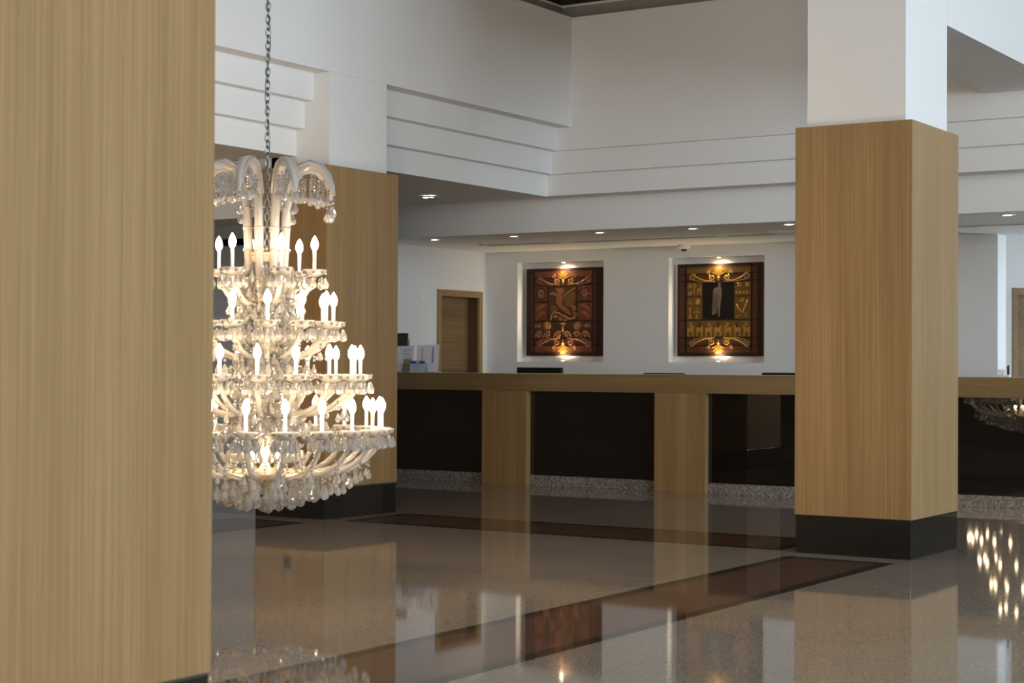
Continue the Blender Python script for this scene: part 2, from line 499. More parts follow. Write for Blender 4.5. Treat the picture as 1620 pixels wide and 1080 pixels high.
# small card with blue heading
t = thing('tent_card', 'small white card with a blue heading, standing in front of the larger sheet', 'card', (-11.082, 15.27, ZT))
M = Matrix.Translation((-11.082, 15.27, ZT)) @ Matrix.Rotation(-.14, 4, 'X')
def tb(nm, m, bl):
    bm = bmesh.new()
    for a in bl: box(bm, *a)
    bm.transform(M); obj(nm, bm, m, t)
bm = bmesh.new(); box(bm, -.099, .099, -.002, .001, 0, .128)
for k in range(4): box(bm, -.05, .045, -.0035, -.002, .070-.016*k, .074-.016*k, 0., 1)
bm.transform(M); obj('card_panel', bm, [PAPERB, GREYINK], t)
tb('blue_heading', BLUE, [(-.099, .099, -.004, -.002, .096, .128)])
tb('white_emblem', PAPER, [(-.012, .016, -.0055, -.004, .102, .122)])
bm = bmesh.new(); box(bm, -.099, .099, .0, .003, 0, .125)
bm.transform(Matrix.Translation((-11.082, 15.345, ZT)) @ Matrix.Rotation(.40, 4, 'X')); obj('back_leaf', bm, PAPERB, t)
# dark board on the worktop behind
t = thing('display_board', 'dark brown board standing behind the white notice at the counter end', 'board', (-11.53, 15.575, ZT))
obj('board_panel', B(-11.65, -11.432, 15.565, 15.59, ZT+.02, 1.598, bev=.003), DKFRAME, t)
obj('side_strip', B(-11.432, -11.418, 15.563, 15.592, ZT+.02, 1.53, bev=.002), WOODV, t)
obj('board_foot', B(-11.65, -11.418, 15.555, 15.615, ZT, ZT+.02, bev=.004), DKFRAME, t)
# right end: paper cup stack and handset
t = thing('paper_holder', 'small white paper holder on the counter before the angled wall', 'paper holder', (-4.70, 15.40, ZT))
obj('holder_box', B(-4.733, -4.668, 15.36, 15.44, ZT, ZT+.028, bev=.003), WPLAST, t)
for k in range(4): obj('paper_slip', B(-4.728+.001*k, -4.674-.001*k, 15.372+.015*k, 15.374+.015*k, ZT+.028, ZT+.068-.003*k), PAPER, t)
t = thing('desk_handset', 'dark upright handset on the counter beside the white paper holder', 'handset', (-4.647, 15.42, ZT))
obj('cradle', B(-4.660, -4.634, 15.39, 15.46, ZT, ZT+.02, bev=.003), WPLAST, t)
obj('handset', B(-4.657, -4.637, 15.41, 15.44, ZT+.02, ZT+.105, bev=.006), BLACKP, t)

# ------------------------------------------------------------------ doors
d1 = thing('door_1', 'oak-framed doorway on the side wall behind the counter, beside the paper signs', 'door', (-11.73, 17.03, 0), None, 'structure')
bm = bmesh.new()
f0, f1, fz = 16.555, 17.505, 2.135
for a, b, z0, z1 in ((f0, f0+.075, 0, fz), (f1-.075, f1, 0, fz), (f0+.075, f1-.075, fz-.075, fz)):
    box(bm, -11.75, -11.712, a, b, z0, z1, bev=.003)
obj('door_frame', bm, WOODV, d1)
bm = bmesh.new()
box(bm, -11.99, -11.75, DY0, DY0+.02, 0, DZ); box(bm, -11.99, -11.75, DY1-.02, DY1, 0, DZ); box(bm, -11.99, -11.75, DY0+.02, DY1-.02, DZ-.02, DZ)
obj('door_lining', bm, mat('dark_lining_wood', (96, 70, 44), .5), d1)
obj('door_leaf', B(-11.93, -11.89, DY0+.02, DY1-.02, .005, DZ-.02), DOORW, d1)
obj('door_handle', tube(bmesh.new(), [(-11.885, 17.36, 1.02), (-11.84, 17.36, 1.02), (-11.835, 17.34, 1.02), (-11.835, 17.25, 1.02)], .009), STEEL, d1)
d2 = thing('door_2', 'oak door on the angled wall behind the counter', 'door', (-5.15, 18.4, 0), None, 'structure')
bm = bmesh.new()
abox(bm, .04, .11, -.02, .015, 0, 2.08, .003); abox(bm, .965, 1.035, -.02, .015, 0, 2.08, .003); abox(bm, .11, .965, -.02, .015, 2.01, 2.08, .003)
obj('door_frame', bm, WOODX, d2)
bm = bmesh.new(); abox(bm, .09, .985, -.10, -.06, 0, 2.04); obj('door_leaf', bm, DOORW, d2)
t = thing('light_switch', 'small white double light switch on the side wall beside the oak doorway', 'switch', (-11.73, 16.27, 2.02))
obj('switch_plate', B(-11.73, -11.722, 16.225, 16.315, 1.975, 2.075, bev=.002), WPLAST, t)
for y in (16.24, 16.275): obj('rocker', B(-11.722, -11.718, y, y+.025, 1.99, 2.06), PAPER, t)

# ------------------------------------------------------------------ paintings
PB = mat('painting_dark_umber', (52, 30, 20), .5, .3)
PR = mat('painting_rust', (88, 50, 32), .5, .3)
PO = mat('painting_orange_brown', (116, 66, 38), .5, .3)
PC = mat('painting_copper_line', (150, 100, 66), .5, .3)
PG = mat('painting_gold_line', (170, 124, 56), .5, .3)
POC = mat('painting_ochre', (116, 86, 36), .5, .3)
POL = mat('painting_olive_brown', (84, 60, 34), .5, .3)
PDK = mat('painting_black_brown', (30, 20, 16), .5, .3)
PFL = mat('painting_flesh', (150, 94, 60), .5, .3)
PGR = mat('painting_grey_figure', (128, 112, 92), .5, .3)

def painting(name, label, xc, spec):
    YP = 17.715; W, H = 1.068, 1.056; z0 = 1.357
    t = thing(name, label, 'painting', (xc, YP, z0), 'paintings in the wall niches')
    def U(u): return xc - W/2 + u*W
    def Z(v): return z0 + (1-v)*H
    # stand-off battens to the niche wall
    for zz in (.12, .86): obj('batten', B(xc-.4, xc+.4, YP+.035, YW+.17, z0+zz, z0+zz+.05), BLACKP, t)
    mats = [PB]; panel = bmesh.new(); box(panel, xc-W/2, xc+W/2, YP, YP+.035, z0, z0+H, bev=.003)
    own = {}
    cur = [0]
    def A(nm, m):
        if nm.startswith('figure'):
            if nm not in own: own[nm] = (bmesh.new(), m)
            cur[0] = 0
            return own[nm][0]
        if m not in mats: mats.append(m)
        cur[0] = mats.index(m)
        return panel
    def rect(nm, m, u0, u1, v0, v1, d=.001):
        b = A(nm, m); box(b, U(u0), U(u1), YP-d, YP, Z(v1), Z(v0), 0., cur[0])
    def line(nm, m, pts, w, d=.004):
        b = A(nm, m); tube(b, [(U(u), YP-d, Z(v)) for u, v in pts], w*W/2, 6, True, (1, .35), cur[0])
    def poly(nm, m, pts, d=.003):
        b = A(nm, m)
        a = [b.verts.new((U(u), YP-d, Z(v))) for u, v in pts]; c = [b.verts.new((U(u), YP, Z(v))) for u, v in pts]
        n = len(pts); fs = [b.faces.new(a)] + [b.faces.new((a[k], a[(k+1) % n], c[(k+1) % n], c[k])) for k in range(n)]
        for f in fs: f.material_index = cur[0]
    def spiral(nm, m, cu, cv, r, turns, a0, sgn, w, tail=None):
        pts = []
        n = int(14*turns)
        for k in range(n+1):
            q = k/n; a = a0 + sgn*2*PI*turns*q; rr = r*(.12+.88*q)
            pts.append((cu+rr*math.cos(a), cv+rr*math.sin(a)))
        if tail: pts += tail
        line(nm, m, pts, w)
    def palmette(nm, m, cu, cv, r, up):
        for k in range(-3, 4):
            a = k*.40
            tip = (cu+math.sin(a)*r*.75, cv-up*math.cos(a)*r)
            mid = (cu+math.sin(a)*r*.35, cv-up*math.cos(a)*r*.6)
            p = Vector((mid[0]-tip[0], mid[1]-tip[1])); q = Vector((-p.y, p.x)).normalized()*r*.10
            poly(nm, m, [(cu+math.sin(a)*r*.10, cv), (mid[0]+q.x, mid[1]+q.y), (tip[0]+q.x*.6, tip[1]+q.y*.6), tip, (tip[0]-q.x*.6, tip[1]-q.y*.6), (mid[0]-q.x, mid[1]-q.y)], .004)
        line(nm, m, [(cu-.02, cv+up*.02), (cu, cv), (cu+.02, cv+up*.02)], .012)
        line(nm, m, [(cu, cv), (cu, cv+up*.06)], .018)
    def scrolls(nm, m, cv, up, w=.012):
        for s in (-1, 1):
            cu = .5+s*.13
            # long tapering double volute
            spiral(nm, m, .5+s*.085, cv, .038, 1.4, PI/2, -s, w)
            spiral(nm, m, .5+s*.325, cv-up*.012, .040, 1.4, PI/2, s, w)
            line(nm, m, [(.5+s*.085, cv+up*.036), (.5+s*.17, cv+up*.036), (.5+s*.25, cv+up*.006), (.5+s*.335, cv-up*.05)], w)
            line(nm, m, [(.5+s*.05, cv+up*.045), (.5+s*.2, cv+up*.045), (.5+s*.28, cv+up*.03), (.5+s*.31, cv+up*.025)], w*.7)
            spiral(nm, m, .5+s*.135, cv-up*.055, .024, 1.2, 0, s, w*.7)
    spec(rect, line, poly, spiral, palmette, scrolls)
    obj('panel', panel, mats, t)
    for nm, (b, m) in own.items(): obj(nm, b, m, t)
    return t

def red_spec(rect, line, poly, spiral, palmette, scrolls):
    rect('side_strips', PR, .065, .095, .05, .95); rect('side_strips', PR, .875, .915, .05, .95)
    rect('ground', PR, .115, .865, .03, .96)
    rect('upper_band', PO, .115, .865, .04, .105, .0015)
    rect('centre_ground', POL, .30, .665, .20, .595, .0015)
    for u0, u1 in ((.115, .285), (.68, .865)):
        rect('side_tiles', PO, u0, u1, .205, .375, .0015); rect('side_tiles', PO, u0, u1, .395, .59, .0015)
    rect('frieze_ground', POL, .115, .865, .615, .70, .0015)
    rect('lower_band', PO, .115, .865, .885, .945, .0015)
    for v in (.105, .19, .60, .80, .875): rect('grid_lines', PDK, .03, .96, v, v+.009, .003)
    for u in (.10, .868): rect('grid_lines', PDK, u, u+.010, .02, .98, .003)
    rect('grid_lines', PDK, .288, .300, .20, .60, .003); rect('grid_lines', PDK, .666, .678, .20, .60, .003)
    rect('grid_lines', PDK, .115, .29, .378, .392, .003); rect('grid_lines', PDK, .68, .865, .378, .392, .003)
    palmette('palmette', PG, .49, .135, .105, 1); palmette('palmette', PG, .49, .875, .105, -1)
    scrolls('scrollwork', PC, .145, 1); scrolls('scrollwork', PC, .845, -1)
    # flying winged figure
    poly('figure_body', PFL, [(.38, .235), (.43, .222), (.49, .228), (.51, .255), (.49, .285), (.475, .30), (.49, .325), (.488, .37), (.475, .415), (.52, .445), (.57, .49), (.595, .53), (.58, .54), (.53, .51), (.475, .475), (.43, .44), (.405, .40), (.40, .35), (.405, .31), (.42, .28), (.405, .255)])
    poly('figure_arm', PFL, [(.49, .31), (.54, .275), (.60, .235), (.66, .215), (.655, .235), (.60, .262), (.545, .30), (.50, .335)])
    poly('figure_wing', PFL, [(.41, .29), (.36, .27), (.31, .285), (.30, .30), (.35, .305), (.41, .318)])
    poly('drapery', POC, [(.50, .33), (.58, .29), (.63, .26), (.65, .36), (.62, .43), (.56, .45), (.51, .42)], .002)
    poly('drapery', POC, [(.33, .42), (.39, .43), (.43, .46), (.40, .51), (.34, .50)], .002)
    for s, (cu, cv) in enumerate(((.385, .535), (.455, .565), (.52, .575), (.63, .465), (.645, .535))):
        spiral('waves', PC, cu, cv, .030, 1.4, 0, 1 if s < 3 else -1, .010)
    line('waves', PC, [(.33, .59), (.345, .52), (.38, .495), (.43, .51), (.47, .53), (.53, .55), (.58, .58), (.63, .57), (.65, .56)], .010)
    for cu in (.20, .77):
        for k in range(12):
            a = k*PI/6; line('medallions', PFL if cu > .5 else PC, [(cu+.018*math.cos(a), .29+.018*math.sin(a)), (cu+.048*math.cos(a), .29+.048*math.sin(a))], .008)
        line('medallions', PDK, [(cu+.064*math.cos(k*PI/12), .29+.07*math.sin(k*PI/12)) for k in range(25)], .012)
    for cu, s in ((.20, 1), (.775, -1)):
        for cv, f in ((.455, 1), (.535, .9)):
            poly('dolphins', PFL, [(cu+s*.07*f, cv-.03), (cu+s*.03*f, cv-.045), (cu-s*.02*f, cv-.03), (cu-s*.05*f, cv+.005), (cu-s*.065*f, cv+.04), (cu-s*.045*f, cv+.03), (cu-s*.02*f, cv+.005), (cu+s*.03*f, cv-.015)])
            poly('dolphins', PFL, [(cu+s*.02*f, cv-.03), (cu-s*.005*f, cv-.06), (cu, cv-.035)])
    for cu, s in ((.165, 1), (.80, -1)):
        poly('fishes', PFL, [(cu-s*.045, .63), (cu-s*.02, .65), (cu+s*.01, .632), (cu+s*.045, .655), (cu+s*.01, .682), (cu-s*.02, .665), (cu-s*.045, .685)])
    for cu in (.285, .685):
        for k in range(14):
            a = k*PI/7; line('suns', PG if cu < .5 else PFL, [(cu, .655), (cu+.055*math.cos(a), .655+.048*math.sin(a))], .009)
    line('scrollwork', PC, [(.49, .62), (.49, .72)], .02); line('scrollwork', PC, [(.455, .635), (.49, .628), (.525, .635)], .012)
    for k, cu in enumerate((.18, .29, .43, .54, .67, .78)):
        spiral('waves', PC, cu, .755, .036, 1.5, 0, 1 if cu < .5 else -1, .011, )
        line('waves', PC, [(cu-.06, .79), (cu-.045, .745), (cu-.01, .715), (cu+.03, .725)] if cu < .5 else [(cu+.06, .79), (cu+.045, .745), (cu+.01, .715), (cu-.03, .725)], .010)

def gold_spec(rect, line, poly, spiral, palmette, scrolls):
    rect('side_strips', PR, .03, .095, .04, .96); rect('side_strips', PR, .885, .94, .04, .96)
    rect('ground', POL, .115, .865, .03, .96)
    rect('upper_band', POC, .115, .865, .05, .105, .0015)
    rect('centre_ground', PDK, .305, .672, .205, .60, .0015)
    for u0, u1 in ((.118, .295), (.682, .862)):
        rect('side_tiles', POC, u0, u1, .205, .345, .0015); rect('side_tiles', POC, u0, u1, .365, .60, .0015)
    rect('frieze_ground', POC, .118, .862, .615, .79, .0015)
    rect('lower_band', PR, .115, .865, .885, .945, .0015)
    for v in (.105, .185, .605, .795, .88): rect('grid_lines', PDK, .03, .97, v, v+.010, .003)
    for u in (.098, .868): rect('grid_lines', PDK, u, u+.014, .02, .98, .003)
    palmette('palmette', PG, .49, .135, .105, 1); palmette('palmette', PG, .49, .875, .105, -1)
    scrolls('scrollwork', PG, .15, 1); scrolls('scrollwork', PG, .845, -1)
    # draped standing figure
    poly('figure', PGR, [(.485, .21), (.51, .205), (.52, .23), (.51, .255), (.525, .27), (.53, .32), (.52, .40), (.51, .48), (.505, .57), (.49, .58), (.485, .50), (.475, .44), (.465, .54), (.44, .545), (.43, .56), (.415, .54), (.42, .45), (.425, .35), (.43, .28), (.455, .262), (.485, .255)])
    for k in range(4): line('folds', PDK, [(.437+.017*k, .29), (.434+.015*k, .40), (.43+.014*k, .52)], .005)
    # icons left
    for cu, cv in ((.155, .315), (.155, .235)): spiral('icons', PG, cu, cv, .026, 1.5, 0, 1, .010)
    poly('icons', PG, [(.19, .22), (.22, .21), (.225, .24), (.21, .26), (.205, .33), (.195, .33), (.197, .25)])
    poly('icons', PG, [(.24, .27), (.275, .26), (.285, .23), (.29, .26), (.285, .28), (.285, .335), (.275, .335), (.272, .30), (.25, .30), (.248, .335), (.238, .335)])
    for cu, cv, f in ((.155, .41, 1), (.235, .505, 1.1)):
        poly('icons', PG, [(cu, cv-.035*f), (cu+.035*f, cv+.025*f), (cu-.035*f, cv+.025*f)])
        line('icon_outlines', PDK, [(cu, cv-.018*f), (cu+.018*f, cv+.014*f), (cu-.018*f, cv+.014*f), (cu, cv-.018*f)], .006)
    for k in range(10):
        a = k*PI/5; line('icons', PG, [(.24, .41), (.24+.035*math.cos(a), .41+.033*math.sin(a))], .009)
    poly('icons', PG, [(.13, .475), (.18, .475), (.165, .50), (.16, .55), (.18, .59), (.13, .59), (.148, .55), (.146, .50)])
    poly('icons', PG, [(.225, .545), (.245, .545), (.25, .595), (.22, .595)])
    # icons right
    for k in range(4): spiral('icons', PG, .70+.04*k, .315, .016, 1.3, 0, 1, .007)
    for cu in (.735, .83): 
        line('icons', PG, [(cu-.025, .215), (cu, .232), (cu+.025, .215)], .010); line('icons', PG, [(cu-.025, .25), (cu, .24), (cu+.025, .25)], .010)
    poly('icons', PG, [(.745, .385), (.78, .375), (.79, .41), (.76, .425), (.74, .41)])
    line('icons', PG, [(.70, .44), (.73, .50), (.77, .53), (.80, .47), (.83, .40)], .016); line('icons', PR, [(.70, .58), (.74, .55), (.80, .57), (.85, .53)], .02)
    spiral('icons', PG, .81, .555, .022, 1.3, 0, 1, .008)
    # row of horses and riders
    for k in range(7):
        cu = .165+.108*k; s = 1 if k < 4 else -1
        poly('frieze_figures', PG, [(cu-s*.045, .69), (cu-s*.01, .685), (cu+s*.02, .665), (cu+s*.04, .675), (cu+s*.03, .695), (cu+s*.028, .72), (cu+s*.03, .785), (cu+s*.018, .785), (cu+s*.012, .735), (cu-s*.025, .735), (cu-s*.032, .785), (cu-s*.044, .785), (cu-s*.04, .73)])
        poly('frieze_figures', PR if k % 2 else PG, [(cu-.012, .69), (cu-.016, .65), (cu-.006, .63), (cu+.006, .63), (cu+.014, .65), (cu+.010, .69)])

painting('wall_painting', 'square rust-red relief painting with a flying winged figure, next to the oak doorway', -10.687, red_spec)
painting('wall_painting', 'square golden-brown relief painting with a grey standing figure, next to the free-standing pillar', -8.629, gold_spec)

# lamps above and below each painting
def niche_lamp(label, x, z, up):
    t = thing('niche_lamp', label, 'lamp', (x, YW+.078, z), 'lamps inside the painting niches')
    s = 1 if up else -1
    obj('lamp_ring', lathe(bmesh.new(), [(.0, 0), (.038, 0), (.042, s*.004), (.042, s*.010), (.030, s*.012), (.026, s*.006), (0, s*.006)], 20), CHROME, t, local=True)
    obj('lamp_lens', lathe(bmesh.new(), [(0, s*.0065), (.025, s*.0065), (.020, s*.0125), (0, s*.0135)], 20), NICHEM, t, local=True)
    l = bpy.data.lights.new('niche_spot', 'SPOT'); l.energy = NICHE_W; l.color = (1., .80, .50); l.spot_size = math.radians(165); l.spot_blend = 1.; l.shadow_soft_size = .015
    o = bpy.data.objects.new('niche_spot', l); C.objects.link(o); o.parent = t; o.location = (0, 0, s*.02)
    o.rotation_euler = (PI if up else 0, 0, 0)
NICHE_W = 24.
for x, nm in ((-10.687, 'rust-red'), (-8.629, 'golden-brown')):
    niche_lamp('small spot lamp shining up from the niche sill under the %s painting' % nm, x, NZ0, True)
    niche_lamp('small spot lamp shining down from the niche top over the %s painting' % nm, x, NZ1, False)

# ------------------------------------------------------------------ ceiling fittings
def downlight(label, x, y, z, r=.052, group='downlights in the reception ceiling'):
    t = thing('ceiling_downlight', label, 'downlight', (x, y, z), group)
    obj('trim_ring', lathe(bmesh.new(), [(r+.016, 0), (r+.016, -.006), (r, -.009), (r-.006, -.004), (r-.006, 0)], 24), WPLAST, t, local=True)
    obj('lens', lathe(bmesh.new(), [(r-.006, -.001), (r-.006, -.005), (r*.5, -.0075), (0, -.008)], 24), LAMPW, t, local=True)
    return t
DLX = [-10.959, -9.925, -8.874, -7.809, -6.772, -5.72, -4.655]
names = ['round lit downlight beside the pillar behind the chandelier, above the paper signs', 'round lit downlight between the oak doorway and the rust-red painting',
         'round lit downlight above the gap that separates the two paintings', 'round lit downlight in front of the golden-brown painting',
         'round lit downlight that touches the edge of the free-standing pillar', 'round lit downlight hidden behind the free-standing pillar', 'round lit downlight above the oak door on the angled wall']
d0 = downlight(names[0], DLX[0], 15.42, 2.62)
for x, nm in zip(DLX[1:], names[1:]):
    if 'hidden' in nm: continue
    dup(d0, (x, 15.42, 2.62), nm)
ds = thing('ceiling_downlight', 'unlit silver-rimmed twin downlight in the raised soffit beside the pillar behind the chandelier', 'downlight', (-10.20, 14.24, 2.952))
obj('trim_ring', lathe(bmesh.new(), [(.10, 0), (.10, -.007), (.085, -.012), (.078, -.004), (.078, 0)], 24), CHROME, ds, local=True)
COOLL = emitter('cool_lamp_lens', (1., .95, .85), 5.)  # both lenses emit a pale glow of their own
for x, q in ((-.035, .03), (.04, .026)): obj('lens', lathe(bmesh.new(), [(q, -.004), (q-.004, -.011), (0, -.013)], 14, (x, 0, 0)), COOLL, ds, local=True)

t = thing('linear_air_diffuser', 'long dark slotted air diffuser running along the reception ceiling', 'air diffuser', (-8, 16.38, 2.62))
bm = bmesh.new()
for y in (16.30, 16.46): box(bm, -10.95, -4.2, y-.012, y+.012, 2.606, 2.62)
for x in (-10.95, -4.224): box(bm, x, x+.024, 16.288, 16.472, 2.606, 2.62)
obj('diffuser_frame', bm, CEIL, t)
obj('slot', B(-10.95, -4.2, 16.312, 16.448, 2.612, 2.619), mat('slot_shadow_grey', (74, 66, 60), .8), t)
for x in (-9.92, -8.0, -6.9, -5.6): obj('joint_clip', B(x, x+.10, 16.312, 16.448, 2.609, 2.6125), CEIL, t)
t = thing('ceiling_camera', 'small white dome camera on the ceiling above the wall between the two paintings', 'camera', (-8.97, 17.50, 2.62))
obj('housing', lathe(bmesh.new(), [(0, 0), (.075, 0), (.078, -.02), (.065, -.045), (.05, -.05), (0, -.05)], 24), WPLAST, t, local=True)
obj('dark_dome', lathe(bmesh.new(), [(.035, -.05), (.033, -.062), (.02, -.072), (0, -.075)], 20), BLACKP, t, local=True)
t = thing('ceiling_vent', 'flat white ceiling vent beside the free-standing pillar', 'vent', (-7.05, 16.28, 2.62))
obj('vent_frame', B(-7.30, -6.60, 16.10, 16.27, 2.600, 2.62, bev=.003), WPLAST, t)
for k in range(4): obj('vent_slat', B(-7.26, -6.64, 16.125+.035*k, 16.14+.035*k, 2.597, 2.600), CEIL, t)

# ------------------------------------------------------------------ chandelier
CXC, CYC = -6.683, 7.707
S = 2730/10.1
def zpx(y): return 1.3785 + (541.3-y)/S*1.0
# the picture row of the chandelier axis: y=262 -> 2.408, y=820 -> .344
def zpx(y): return 2.408 + (262-y)*(2.408-.344)/558
ZB = zpx(822)
def L(dx, y, a=0.):
    """chandelier-local point from radius in picture pixels and picture row"""
    return Vector((dx/S*math.cos(a), dx/S*math.sin(a), zpx(y)-ZB))
ch = thing('crystal_chandelier', 'large lit crystal chandelier of candle bulbs hanging low on a chain', 'chandelier', (CXC, CYC, ZB))
TOCAM = math.atan2(-CYC, -CXC)             # direction towards the camera
def az(deg):                               # picture angle: 0 = towards camera, + = right of picture
    return TOCAM + math.radians(deg)

# chain and flex
bm = bmesh.new()
zt = 5.4-ZB; z = zpx(415)-ZB; k = 0
lw, lh, lr = .0165, .0265, .0042
while z < zt:
    M = Matrix.Translation((0, 0, z)) @ Matrix.Rotation(TOCAM + (PI/2 if k % 2 else 0) + .25, 4, 'Z') @ Matrix.Rotation(PI/2, 4, 'X')
    pts = []
    for i in range(16):
        a = 2*PI*i/16; pts.append(M @ Vector((lw*.8*math.cos(a), lh*math.sin(a), 0)))
    tube(bm, pts + [pts[0], pts[1]], lr, 6, False)
    z += .0385; k += 1
obj('chain', bm, STEEL, ch, local=True, label='steel link chain')
bm = bmesh.new(); tube(bm, [(.014*math.cos(i*.9), .014*math.sin(i*.9), zpx(415)-ZB + i*(zt-zpx(415)+ZB)/40) for i in range(41)], .003, 6)
obj('flex_cord', bm, mat('grey_cord', (120, 118, 112), .5), ch, local=True)

# central stem and hubs
bm = bmesh.new()
lathe(bm, [(0, zpx(810)-ZB), (.02, zpx(806)-ZB), (.03, zpx(795)-ZB), (.012, zpx(785)-ZB), (.012, zpx(770)-ZB), (.05, zpx(760)-ZB), (.07, zpx(752)-ZB), (.04, zpx(742)-ZB), (.018, zpx(730)-ZB),
           (.035, zpx(705)-ZB), (.05, zpx(690)-ZB), (.03, zpx(668)-ZB), (.06, zpx(655)-ZB), (.065, zpx(648)-ZB), (.03, zpx(638)-ZB), (.022, zpx(615)-ZB), (.045, zpx(590)-ZB), (.03, zpx(570)-ZB),
           (.06, zpx(558)-ZB), (.06, zpx(550)-ZB), (.03, zpx(540)-ZB), (.025, zpx(515)-ZB), (.04, zpx(497)-ZB), (.03, zpx(482)-ZB), (.055, zpx(474)-ZB), (.055, zpx(466)-ZB), (.025, zpx(456)-ZB), (.02, zpx(425)-ZB), (.006, zpx(415)-ZB), (.006, zpx(402)-ZB), (0, zpx(400)-ZB)], 20)
obj('central_stem', bm, GLASSARM, ch, local=True)
def ring_bowl(R, y, h, name='glass_ring'):
    bm = bmesh.new(); z0 = zpx(y)-ZB
    lathe(bm, [(R*.90, z0+h), (R, z0+h), (R*1.02, z0+h*.5), (R*.96, z0), (R*.90, z0-.006), (R*.88, z0+h*.5), (R*.90, z0+h)], 40)
    torus(bm, R, .010, (0, 0, z0+h), 40, 8)
    for k in range(8):
        a = k*PI/4; tube(bm, [(.04*math.cos(a), .04*math.sin(a), z0+.02), (R*.9*math.cos(a), R*.9*math.sin(a), z0+.01)], .007, 6)
    obj(name, bm, GILT, ch, local=True, label='cream gilt ring')
ring_bowl(70/S, 758, .040)
ring_bowl(26/S, 655, .030)
ring_bowl(24/S, 560, .026)
ring_bowl(30/S, 478, .030)
ring_bowl(30/S, 415, .045, 'crown_ring')

# crown of fountain-like fronds
FP = [(30, 470), (28, 445), (29, 415), (31, 380), (33, 345), (36, 312), (43, 286), (56, 268), (73, 262), (90, 267), (102, 281), (109, 298), (112, 312)]
FR = [.020, .027, .028, .027, .027, .028, .029, .030, .030, .028, .024, .018, .010]
def frond():
    bm = bmesh.new()
    tube(bm, [L(x, y) for x, y in FP], FR, 10)
    for i, y in enumerate((440, 396, 362, 330)):
        p = L(30+i*.6, y); torus(bm, .026, .0075, p, 16, 6)
    # scalloped ribs along the drooping leaf
    for s in (-1, 1):
        tube(bm, [L(x, y-1) + Vector((0, s*r*.9, r*.35)) for (x, y), r in zip(FP[5:], FR[5:])], [r*.42 for r in FR[5:]], 6)
    return bm
NF = 8
f0 = obj('crown_frond', frond(), GLASSARM, ch, local=True); 
FA = [az(22.5+45*k) for k in range(NF)]
f0.rotation_euler = (0, 0, FA[0])
for a in FA[1:]:
    o = f0.copy(); C.objects.link(o); o.parent = ch; o.rotation_euler = (0, 0, a)

# candle arms, one row at a time
def arm_mesh(path, r0, r1):
    bm = bmesh.new(); n = len(path)
    # smooth the path
    P = [L(x, y) for x, y in path]
    Q = []
    for i in range(n-1):
        p0, p1, p2, p3 = P[max(i-1, 0)], P[i], P[i+1], P[min(i+2, n-1)]
        for s in range(5):
            t = s/5
            Q.append(.5*((2*p1) + (p2-p0)*t + (2*p0-5*p1+4*p2-p3)*t*t + (3*p1-p0-3*p2+p3)*t*t*t))
    Q.append(P[-1])
    m = len(Q)
    tube(bm, Q, [r0+(r1-r0)*i/(m-1) + (.0025 if i % 2 else 0) for i in range(m)], 8)
    return bm
def flower_pan(R, x, y):
    """scalloped glass drip pan"""
    bm = bmesh.new(); z = zpx(y)-ZB; xx = x/S
    prof = [(.010, -.026), (R*.45, -.020), (R*.8, -.006), (R, .018), (R*.96, .021), (R*.8, .008), (R*.45, -.002), (.008, -.004)]
    seg = 20; rings = []
    for i, (r, h) in enumerate(prof):
        ring = []
        for k in range(seg):
            w = 1 + (.09*math.cos(k*2*PI/5*2) if r > R*.7 else 0)
            ring.append(bm.verts.new((xx + r*w*math.cos(2*PI*k/seg), r*w*math.sin(2*PI*k/seg), z+h)))
        rings.append(ring)
    for a, b in zip(rings, rings[1:]+rings[:1]):
        for k in range(seg):
            f = bm.faces.new((a[k], a[(k+1) % seg], b[(k+1) % seg], b[k])); f.smooth = True
    return bm
def sleeve(x, y0, y1):
    z0, z1 = zpx(y0)-ZB, zpx(y1)-ZB
    return lathe(bmesh.new(), [(0, z0), (.016, z0), (.017, z0+.012), (.0105, z0+.02), (.0105, z1-.004), (.0085, z1), (0, z1)], 12, (x/S, 0, 0))
def bulb(x, y0, y1):
    z0, z1 = zpx(y0)-ZB, zpx(y1)-ZB; h = z1-z0
    return lathe(bmesh.new(), [(0, z0), (.010, z0), (.018, z0+h*.15), (.0225, z0+h*.36), (.0200, z0+h*.56), (.0125, z0+h*.78), (.005, z0+h*.93), (0, z1)], 12, (x/S, 0, 0))
rows = [  # n, phase, radius px, bulb top, sleeve top, pan row, arm path
    (6, 17, 77, 373, 396, 432, [(10, 478), (30, 484), (52, 476), (68, 456), (77, 436)]),
    (12, 1, 106, 461, 484, 514, [(14, 556), (42, 566), (76, 556), (98, 536), (106, 518)]),
    (16, -5, 149, 545, 568, 597, [(16, 640), (50, 655), (100, 648), (136, 624), (149, 600)]),
    (20, 9, 184, 627, 650, 682, [(66, 752), (98, 748), (138, 738), (170, 714), (184, 686)]),
    (3, 0, 26, 708, 729, 754, [(10, 762), (16, 764), (22, 761), (26, 757)]),
]
PANS = []
for n, ph, R, yb, ys, yp, path in rows:
    first = None
    for k in range(n):
        a = az(ph + 360*k/n)
        if first is None:
            am = obj('candle_arm', arm_mesh(path, .0165, .0125), GLASSARM, ch, local=True)
            p = obj('drip_pan', flower_pan(.068 if R > 40 else .03, R, yp), GLASSARM, am, local=True)
            s = obj('candle_sleeve', sleeve(R, yp+1, ys), SLEEVE, am, local=True, label='white candle sleeve')
            b = obj('bulb', bulb(R, ys, yb), BULBM, am, local=True, label='glowing flame-shaped bulb')
            first = am
        else:
            am = first.copy(); C.objects.link(am); am.parent = ch
            for c in list(first.children):
                d = c.copy(); C.objects.link(d); d.parent = am
        am.rotation_euler = (0, 0, a)
        if R > 40: PANS.append((R, yp, a))

